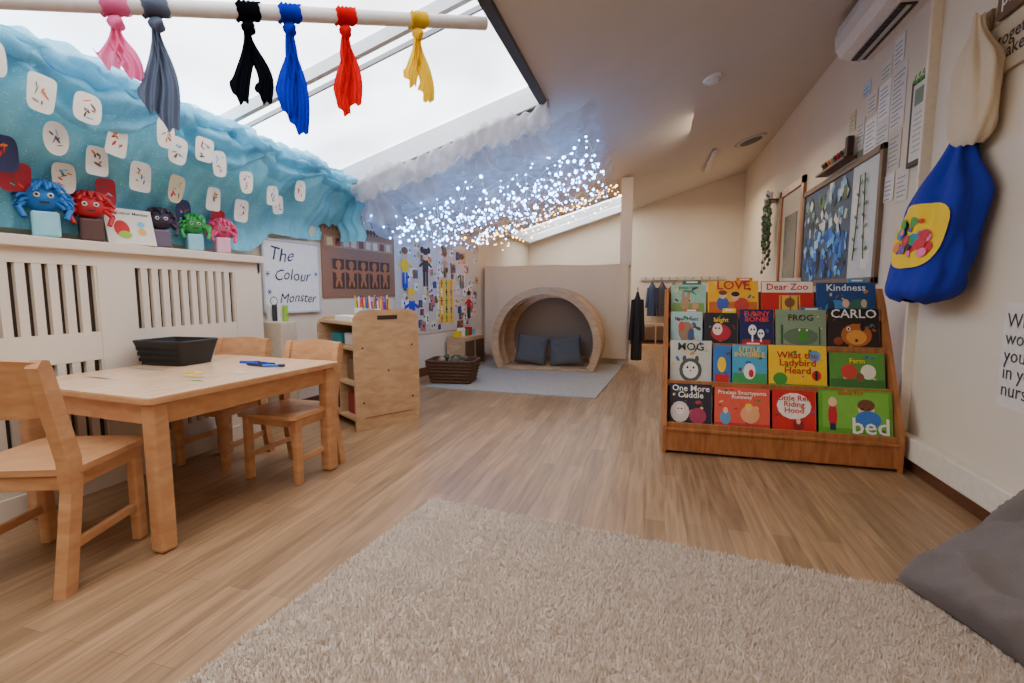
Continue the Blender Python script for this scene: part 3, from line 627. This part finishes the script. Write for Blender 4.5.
# ---------------------------------------------------------------- right wall things
RF=lambda y,z,x=1.559:fr((x,y,z),(0,-1,0),(0,0,1))
b=B('framed_noticeboard'); b.M=RF(5.0,1.55)
b.prism([(-.9,-.46),(.9,-.46),(.9,.46),(-.9,.46)],0,.012,C(170,178,182))
for q in([-.93,-.49,.93,-.44],[-.93,.44,.93,.49],[-.93,-.49,-.88,.49],[.88,-.49,.93,.49]): b.box(((q[0]+q[2])/2,(q[1]+q[3])/2,.014),(q[2]-q[0],q[3]-q[1],.03),C(122,96,72),.004)
b.rect(-.88,-.44,.38,.44,C(60,80,100),.013)
for i in range(190):
    x=random.uniform(-.82,.33); y=random.uniform(-.39,.39)
    low=y<0
    b.rrot(x,y,random.uniform(.02,.06),random.uniform(.02,.05),random.uniform(0,3),random.choice([C(30,110,200),C(90,170,230),C(20,70,150),C(150,205,235),C(40,130,210),C(20,30,50)] if low else [C(40,80,130),C(70,100,60),C(214,210,200),C(120,150,170),C(190,196,190),C(40,48,60),C(90,130,80),C(120,180,214)]),.0135+.00004*i)
b.rect(.38,-.44,.88,.44,C(200,204,198),.013)
for (x0,s) in((.50,1),(.70,-1)):
    b.tube([(x0,-.3,.024),(x0+.03*s,-.05,.024),(x0+.06*s,.35,.024)],.004,C(60,90,50),5)
    for k in range(7): b.ell(x0+.010*k*s+.025*(-1)**k,-.22+k*.085,.028,.010,random.choice([C(50,100,44),C(90,120,70),C(60,80,60)]),.0222+.0002*k,10,.6*(-1)**k)
for k in range(6): b.rrot(random.uniform(.45,.82),random.uniform(-.35,.3),.06,.05,random.uniform(-.2,.2),C(224,218,204),.0133+.0001*k)
b.done()
b=B('trinket_shelf'); b.M=RF(4.95,2.06); b.box((0,.02,.05),(.7,.02,.1),W_dark,.003)
for i in range(8):
    x=-.29+i*.075; c=[BRN,C(40,40,40),ORG,C(190,180,160),C(90,60,40),RED,C(60,60,60),C(150,110,80)][i]; b.cyl((x,.031,.05),(x,.08,.05),.014,c,.01); b.sph((x,.10,.05),.022,c,8,6)
b.box((.31,.11,.05),(.06,.16,.05),C(60,40,30),.01)
b.done()
b=B('notice_papers'); b.M=RF(4.2,2.15)
for n_,(x,y,w,h,c) in enumerate(((-.18,.0,.10,.15,WHITE),(-.18,-.30,.10,.1,C(205,200,190)),(.02,.20,.09,.13,WHITE),(.02,-.10,.1,.16,C(215,208,198)),(.23,.15,.10,.20,C(216,210,200)),(.23,-.20,.09,.13,C(200,190,175)),(.02,.41,.08,.06,C(220,216,200)),(.38,-.46,.08,.1,C(210,200,186)),(-.37,.10,.07,.1,C(214,206,190)),(-.36,-.12,.06,.08,C(120,130,110)),(-.18,.26,.08,.08,C(222,214,200)),(.0,-.38,.09,.07,C(60,110,70)),(.20,.46,.07,.09,C(226,220,208)),(-.55,.02,.07,.09,WHITE),(-.55,.24,.06,.08,C(210,190,150)),(.20,-.44,.07,.09,C(226,218,206)),(-.30,.40,.07,.05,C(190,205,215)))):
    b.prism([(x-w,y-h),(x+w,y-h),(x+w,y+h),(x-w,y+h)],.0002*n_,.002+.0002*n_,c)
    for k in range(int(h*2/.03)-1): b.rect(x-w*.8,y+h-.04-k*.03,x+w*random.uniform(.2,.8),y+h-.045-k*.03-.002,C(120,120,125),.0026+.0002*n_)
b.done()
b=B('framed_certificate'); b.M=RF(3.60,2.04)
b.box((0,0,.01),(.30,.52,.02),C(40,34,32),.003); b.rect(-.12,-.23,.12,.23,C(214,208,196),.0205); b.rect(-.10,.1,.10,.2,C(110,130,110),.0208)
for k in range(8): b.rect(-.09,.05-k*.032,random.uniform(.02,.09),.045-k*.032,C(120,120,120),.0208)
for k in range(16): b.ell(-.12+k*.016,.26+.02*math.sin(k*2),.018,.01,GREEN,.022+.0002*k,8,k)
b.done()
RN=lambda y,z:fr((1.449,y,z),(0,-1,0),(0,0,1))
b=B('wooden_plaques'); b.M=RN(2.40,2.12)
b.box((0,.17,.012),(.72,.22,.02),C(110,80,56),.004); b.box((0,-.07,.012),(.72,.22,.02),C(190,170,142),.004)
b.text('Learn through\nplay',-.33,.17,.09,WHITE,.024,al='LEFT'); b.text('together we\nmake a family',-.33,-.07,.08,C(60,40,30),.024,al='LEFT'); b.done()
b=B('question_poster'); b.M=RN(2.22,.735); b.prism([(-.33,-.22),(.33,-.22),(.33,.22),(-.33,.22)],0,.003,C(222,212,198))
b.text('What\nwould\nyou like\nin your\nnursery?',-.305,0,.085,C(60,60,66),.005,al='LEFT',sp=.85,bold=0); b.done()

# bags
b=B('coat_hook'); b.M=RN(2.84,2.22); b.box((0,0,.008),(.06,.09,.014),C(150,120,80),.003); b.cyl((0,0,.012),(0,.0,.055),.008,C(180,180,180)); b.cyl((0,0,.055),(0,.03,.06),.008,C(180,180,180)); b.done()
def bagf(cx,cy,ztop,zbot,prof,folds,seed):
    def f(u,v):
        a=2*pi*u; wy,wx=prof(v)
        k=1+folds*math.sin(a*7+seed+v*3)*(1-sst(.2,.8,v))+.14*nz(math.cos(a)*2,math.sin(a)*2,v*4+seed)+.06*math.sin(a*5+v*6)*sst(.4,1,v)+.05*nz(math.cos(a)*5,math.sin(a)*5,v*9)
        return (min(1.444,cx(v)-wx*k*math.cos(a)),cy(v)+wy*k*math.sin(a),ztop+(zbot-ztop)*v+.02*nz(math.cos(a)*1.5,math.sin(a)*1.5,seed+v*3))
    return f
b=B('drawstring_bag'); BB=fabric('blue_cotton',(8,34,150),120,.2,.15)
def pr(v):
    e=math.sqrt(max(0,1-(max(0,v-.88)/.12)**3*.9)); return (.035+.225*sst(0,.55,v)*e,.03+.092*sst(0,.55,v)*e)
fb=bagf(lambda v:1.40-.09*v,lambda v:2.83+.12*v,1.80,.95,pr,.17,1.0)
b.surf(fb,84,48,BB,True)
PT=fabric('yellow_patch',(240,196,30),200,.1)
def patch(u,v,sx=1,o=.008,cu=-.035,cv=.62,rx=.125,ry=.18,e=.75):
    a=2*pi*u; ca,sa=math.cos(a),math.sin(a); du=cu+rx*sx*v*abs(ca)**e*(1 if ca>=0 else -1); dv=cv+ry*sx*v*abs(sa)**e*(1 if sa>=0 else -1)
    p=Vector(fb(du,dv)); ang=2*pi*du; return p+Vector((-o*math.cos(ang),o*math.sin(ang),0))
b.surf(lambda u,v:patch(u,v),32,8,PT,True)
for k in range(34):
    c=random.uniform(-.075,.075); d=random.uniform(-.08,.10); s=random.uniform(.07,.2)
    b.surf(lambda u,v:patch(u,v,s,.010+.0003*k,-.035+c,.62+d,.125,.18,1),10,3,[RED,PINK,GREEN,BLUE,ORG,PURP,RED,TEAL,BLACK][k%9],True)
for s in(-1,1): b.tube([(1.40,2.84+s*.02,1.8),(1.38,2.86+s*.06,1.5),(1.37,2.88+s*.03,1.95),(1.40,2.84,2.24)],.005,C(16,30,90),6)
b.done()
b=B('cotton_tote_bag'); CB=fabric('calico',(206,186,158),140,.2,.1)
def pr2(v): return (.02+.12*sst(0,.5,v)*math.sqrt(max(0,1-(max(0,v-.75)/.25)**3*.9)),.018+.045*sst(0,.5,v)*math.sqrt(max(0,1-(max(0,v-.75)/.25)**3*.9)))
b.surf(bagf(lambda v:1.385,lambda v:2.80-.02*v,2.24,1.66,pr2,.2,4.0),48,28,CB,True)
b.tube([(1.39,2.80,2.2),(1.385,2.76,2.0),(1.34,2.73,1.8)],.004,NAVY,6)
b.done()

# AC unit
b=B('air_conditioner')
y0,y1=3.62,4.45
prof=[(1.559,3.02),(1.36,3.02),(1.32,3.0),(1.30,2.92),(1.31,2.83),(1.345,2.775),(1.40,2.75),(1.559,2.74)]
n=len(prof); vs=[(p[0],y0,p[1]) for p in prof]+[(p[0],y1,p[1]) for p in prof]
b.add(vs,[list(range(n)),[n+i for i in range(n)][::-1]]+[(i,(i+1)%n,n+(i+1)%n,n+i) for i in range(n)],C(216,208,198,rough=.35))
b.bb((1.41,y0+.04,2.735),(1.50,y1-.04,2.748),C(40,40,42))
for i in range(12): b.bb((1.41,y0+.08+i*.06,2.733),(1.50,y0+.085+i*.06,2.737),C(90,90,90))
b.box((1.455,(y0+y1)/2,2.728),(.025,y1-y0-.08,.006),C(190,182,174))
b.done()

# door on the right wall
b=B('door_1'); b.M=RF(6.42,0)
for x in(-.45,.45): b.box((x,1.12,.016),(.08,2.24,.03),W_orange)
b.box((0,2.20,.016),(.98,.08,.03),W_orange); b.box((0,1.08,.008),(.82,2.14,.01),C(180,164,144)); b.box((0,1.45,.016),(.5,.9,.008),C(100,104,100,rough=.2)); b.box((.32,1.0,.03),(.1,.02,.04),C(190,190,190),.004)
b.done()
# trailing plant
b=B('trailing_plant'); b.M=place(1.46,7.2,2.2)
b.box((0.03,0,-.01),(.12,.25,.02),W_dark); b.cyl((0,0,0),(0,0,.1),.04,WHITE,.055)
for k in range(12):
    a=k*.7; pts=[]
    for i in range(9):
        t=i/8; pts.append((-.02+(.05+.02*math.sin(k))*math.cos(a)*min(1,t*2)*.7,.12*math.sin(a)*min(1,t*3)+.03*math.sin(t*9+k),.12+.05*math.sin(pi*min(1,t*2))-t*(.5+.05*k)))
    b.tube(pts,.003,C(60,90,50),4)
    for p in pts[1:]: b.sph(p,(.02,.032,.03),random.choice([C(60,100,60),C(90,120,80),C(110,110,90),C(50,70,50)]),6,4)
b.done()
# ceiling fittings
def ceilM(x,y): return fr((x,y,cz(x)-.0),(1,0,K),(0,-1,0))
b=B('smoke_detector'); b.M=ceilM(.44,4.54); b.cyl((0,0,0),(0,0,.025),.075,WHITE,.07); b.cyl((0,0,.025),(0,0,.05),.055,C(220,220,218),.04); b.done()
b=B('ceiling_vent'); b.M=ceilM(1.22,7.3); b.cyl((0,0,0),(0,0,.02),.21,C(190,184,176),.19); b.cyl((0,0,.02),(0,0,.03),.14,C(90,84,78),.13); b.done()
b=B('strip_light'); b.M=ceilM(.75,7.6); b.box((0,0,.04),(.05,1.1,.06),C(215,208,200),.01); b.done()
# far coats
def coat(name,x,y,z0,z1,w,mat,d=.08):
    b=B(name)
    def f(u,v):
        a=2*pi*u; ww=w*(.25+.75*sst(0,.18,v))*(1+.12*v); k=1+.12*math.sin(a*6+v*2)*v
        return (x+ww*k*math.cos(a),y+d*(.4+.6*sst(0,.2,v))*k*math.sin(a),z1+(z0-z1)*v)
    b.surf(f,36,16,mat,True); b.cyl((x,y+.02,z1-.02),(x,y+.02,z1+.06),.008,GREY)
    for s in(-1,1): b.surf(lambda u,v:(x+s*(w*.85+.03*v)+.03*math.cos(2*pi*u),y+.04*math.sin(2*pi*u),z1-.10-v*(z1-z0)*.6),14,8,mat,True)
    b.done()
coat('hanging_coat',-.17,6.74,.08,1.0,.06,C(20,20,24),.07)
b=B('coat_rail'); b.bb((-.2,9.55,1.22),(1.3,9.59,1.28),C(200,190,176))
for i in range(10): b.cyl((-.1+i*.14,9.55,1.25),(-.1+i*.14,9.48,1.27),.01,GREY)
b.done()
for i,(x,c) in enumerate(((.02,C(46,60,90)),(.20,C(60,52,56)),(.40,C(120,90,80)))): coat('hanging_coat',x,9.45,.55,1.18,.07,c,.06)
b=B('cubby_bench'); b.bb((-.2,9.2,.0),(1.3,9.56,.04),W_birch); b.bb((-.2,9.2,.38),(1.3,9.56,.42),W_birch)
for i in range(6): b.bb((-.2+i*.296,9.2,.04),(-.18+i*.296,9.56,.38),W_birch)
b.done()

# ---------------------------------------------------------------- colour monsters on ledge
def monster(y,c,ped,s=1.0,kind=0):
    b=B('plush_monster'); b.M=place(-2.700,y,1.251,-.5)
    b.box((0,0,.05*s),(.085*s,.085*s,.10*s),ped,.01); z0=.10*s
    hc=Vector((0,0,z0+.055*s)); b.sph(hc,(.052*s,.062*s,.055*s),c)
    rr=random.Random(int(y*100))
    for q in(-1,1): b.tube([(0.02*s,q*.05*s,z0+.04*s),(.05*s,q*.075*s,z0+.01*s),(.06*s,q*.06*s,z0-.03*s)],.010*s,c,7)
    for k in range(110):
        a=rr.uniform(0,2*pi); e=rr.uniform(-.5,1.5); d=Vector((math.cos(a)*math.cos(e),math.sin(a)*math.cos(e),math.sin(e)))
        if d.x>.72 and e<.35: continue
        p=hc+Vector((d.x*.048*s,d.y*.058*s,d.z*.05*s)); q=p+d*.022*s; r=q+Vector((d.x*.01,d.y*.014,-.016))*s
        b.cyl(p,q,.0075*s,c,.007*s,6); b.cyl(q,r,.007*s,c,.005*s,6)
    for q in(-1,1):
        b.sph(hc+Vector((.048*s,q*.020*s,.006*s)),.0105*s,WHITE,10,8); b.sph(hc+Vector((.057*s,q*.020*s,.006*s)),.005*s,BLACK,8,6)
    b.box(hc+Vector((.052*s,0,-.022*s)),(.006,.03*s,.005),BLACK)
    b.done()
monster(1.32,C(70,60,90),C(90,80,100),1.0); monster(1.60,C(34,116,190),C(150,215,230),1.15); monster(1.79,C(195,34,44),C(90,60,55),1.1)
monster(2.15,C(58,46,66),C(110,96,116),1.0); monster(2.36,C(60,170,84),C(150,215,230),1.0); monster(2.56,C(230,80,130),C(240,180,200),1.0)
b=B('story_book'); b.M=fr((-2.66,1.965,1.252),(.25,1,0),(-.18,0,1))
b.box((0,.095,-.006),(.22,.19,.014),C(230,222,208),.002); b.text('The Colour Monster',0,.165,.03,BLACK,.002,.19)
b.ell(-.04,.08,.035,.045,RED,.0022); b.ell(.05,.07,.02,.02,C(235,180,90),.0023); b.ell(-.03,.05,.03,.02,LIME,.0024); b.ell(.05,.11,.018,.016,SKY,.0025); b.done()

# ---------------------------------------------------------------- lights / world / camera
w=bpy.data.worlds.new('sky'); sc.world=w; w.use_nodes=True
w.node_tree.nodes['Background'].inputs[0].default_value=(.75,.85,1,1); w.node_tree.nodes['Background'].inputs[1].default_value=.6
light('warm_fill','AREA',(.5,-1.2,2.55),24,(1,.85,.68),1.4,(math.radians(20),0,0),1.0)  # added warm fill light behind the camera, not a room fitting
light('warm_fill_far','AREA',(.7,8.2,2.6),18,(1,.84,.62),.8,(0,0,0))  # added warm fill to brighten the far end
light('warm_fill_mid','AREA',(.6,5.6,2.70),18,(1,.84,.62),.6,(0,math.radians(14),0))  # added warm fill to brighten the middle of the room

cam=bpy.data.cameras.new('camera'); co=bpy.data.objects.new('camera',cam); sc.collection.objects.link(co); sc.camera=co
cam.sensor_width=36; cam.lens=17.0; cam.clip_start=.05
a=math.radians(15.95); t=math.radians(5.85)
Fv=Vector((-math.sin(a)*math.cos(t),math.cos(a)*math.cos(t),-math.sin(t))); Rv=Vector((math.cos(a),math.sin(a),0)); Uv=Rv.cross(Fv)
co.matrix_world=Matrix(((Rv.x,Uv.x,-Fv.x,0),(Rv.y,Uv.y,-Fv.y,0),(Rv.z,Uv.z,-Fv.z,1.0),(0,0,0,1)))
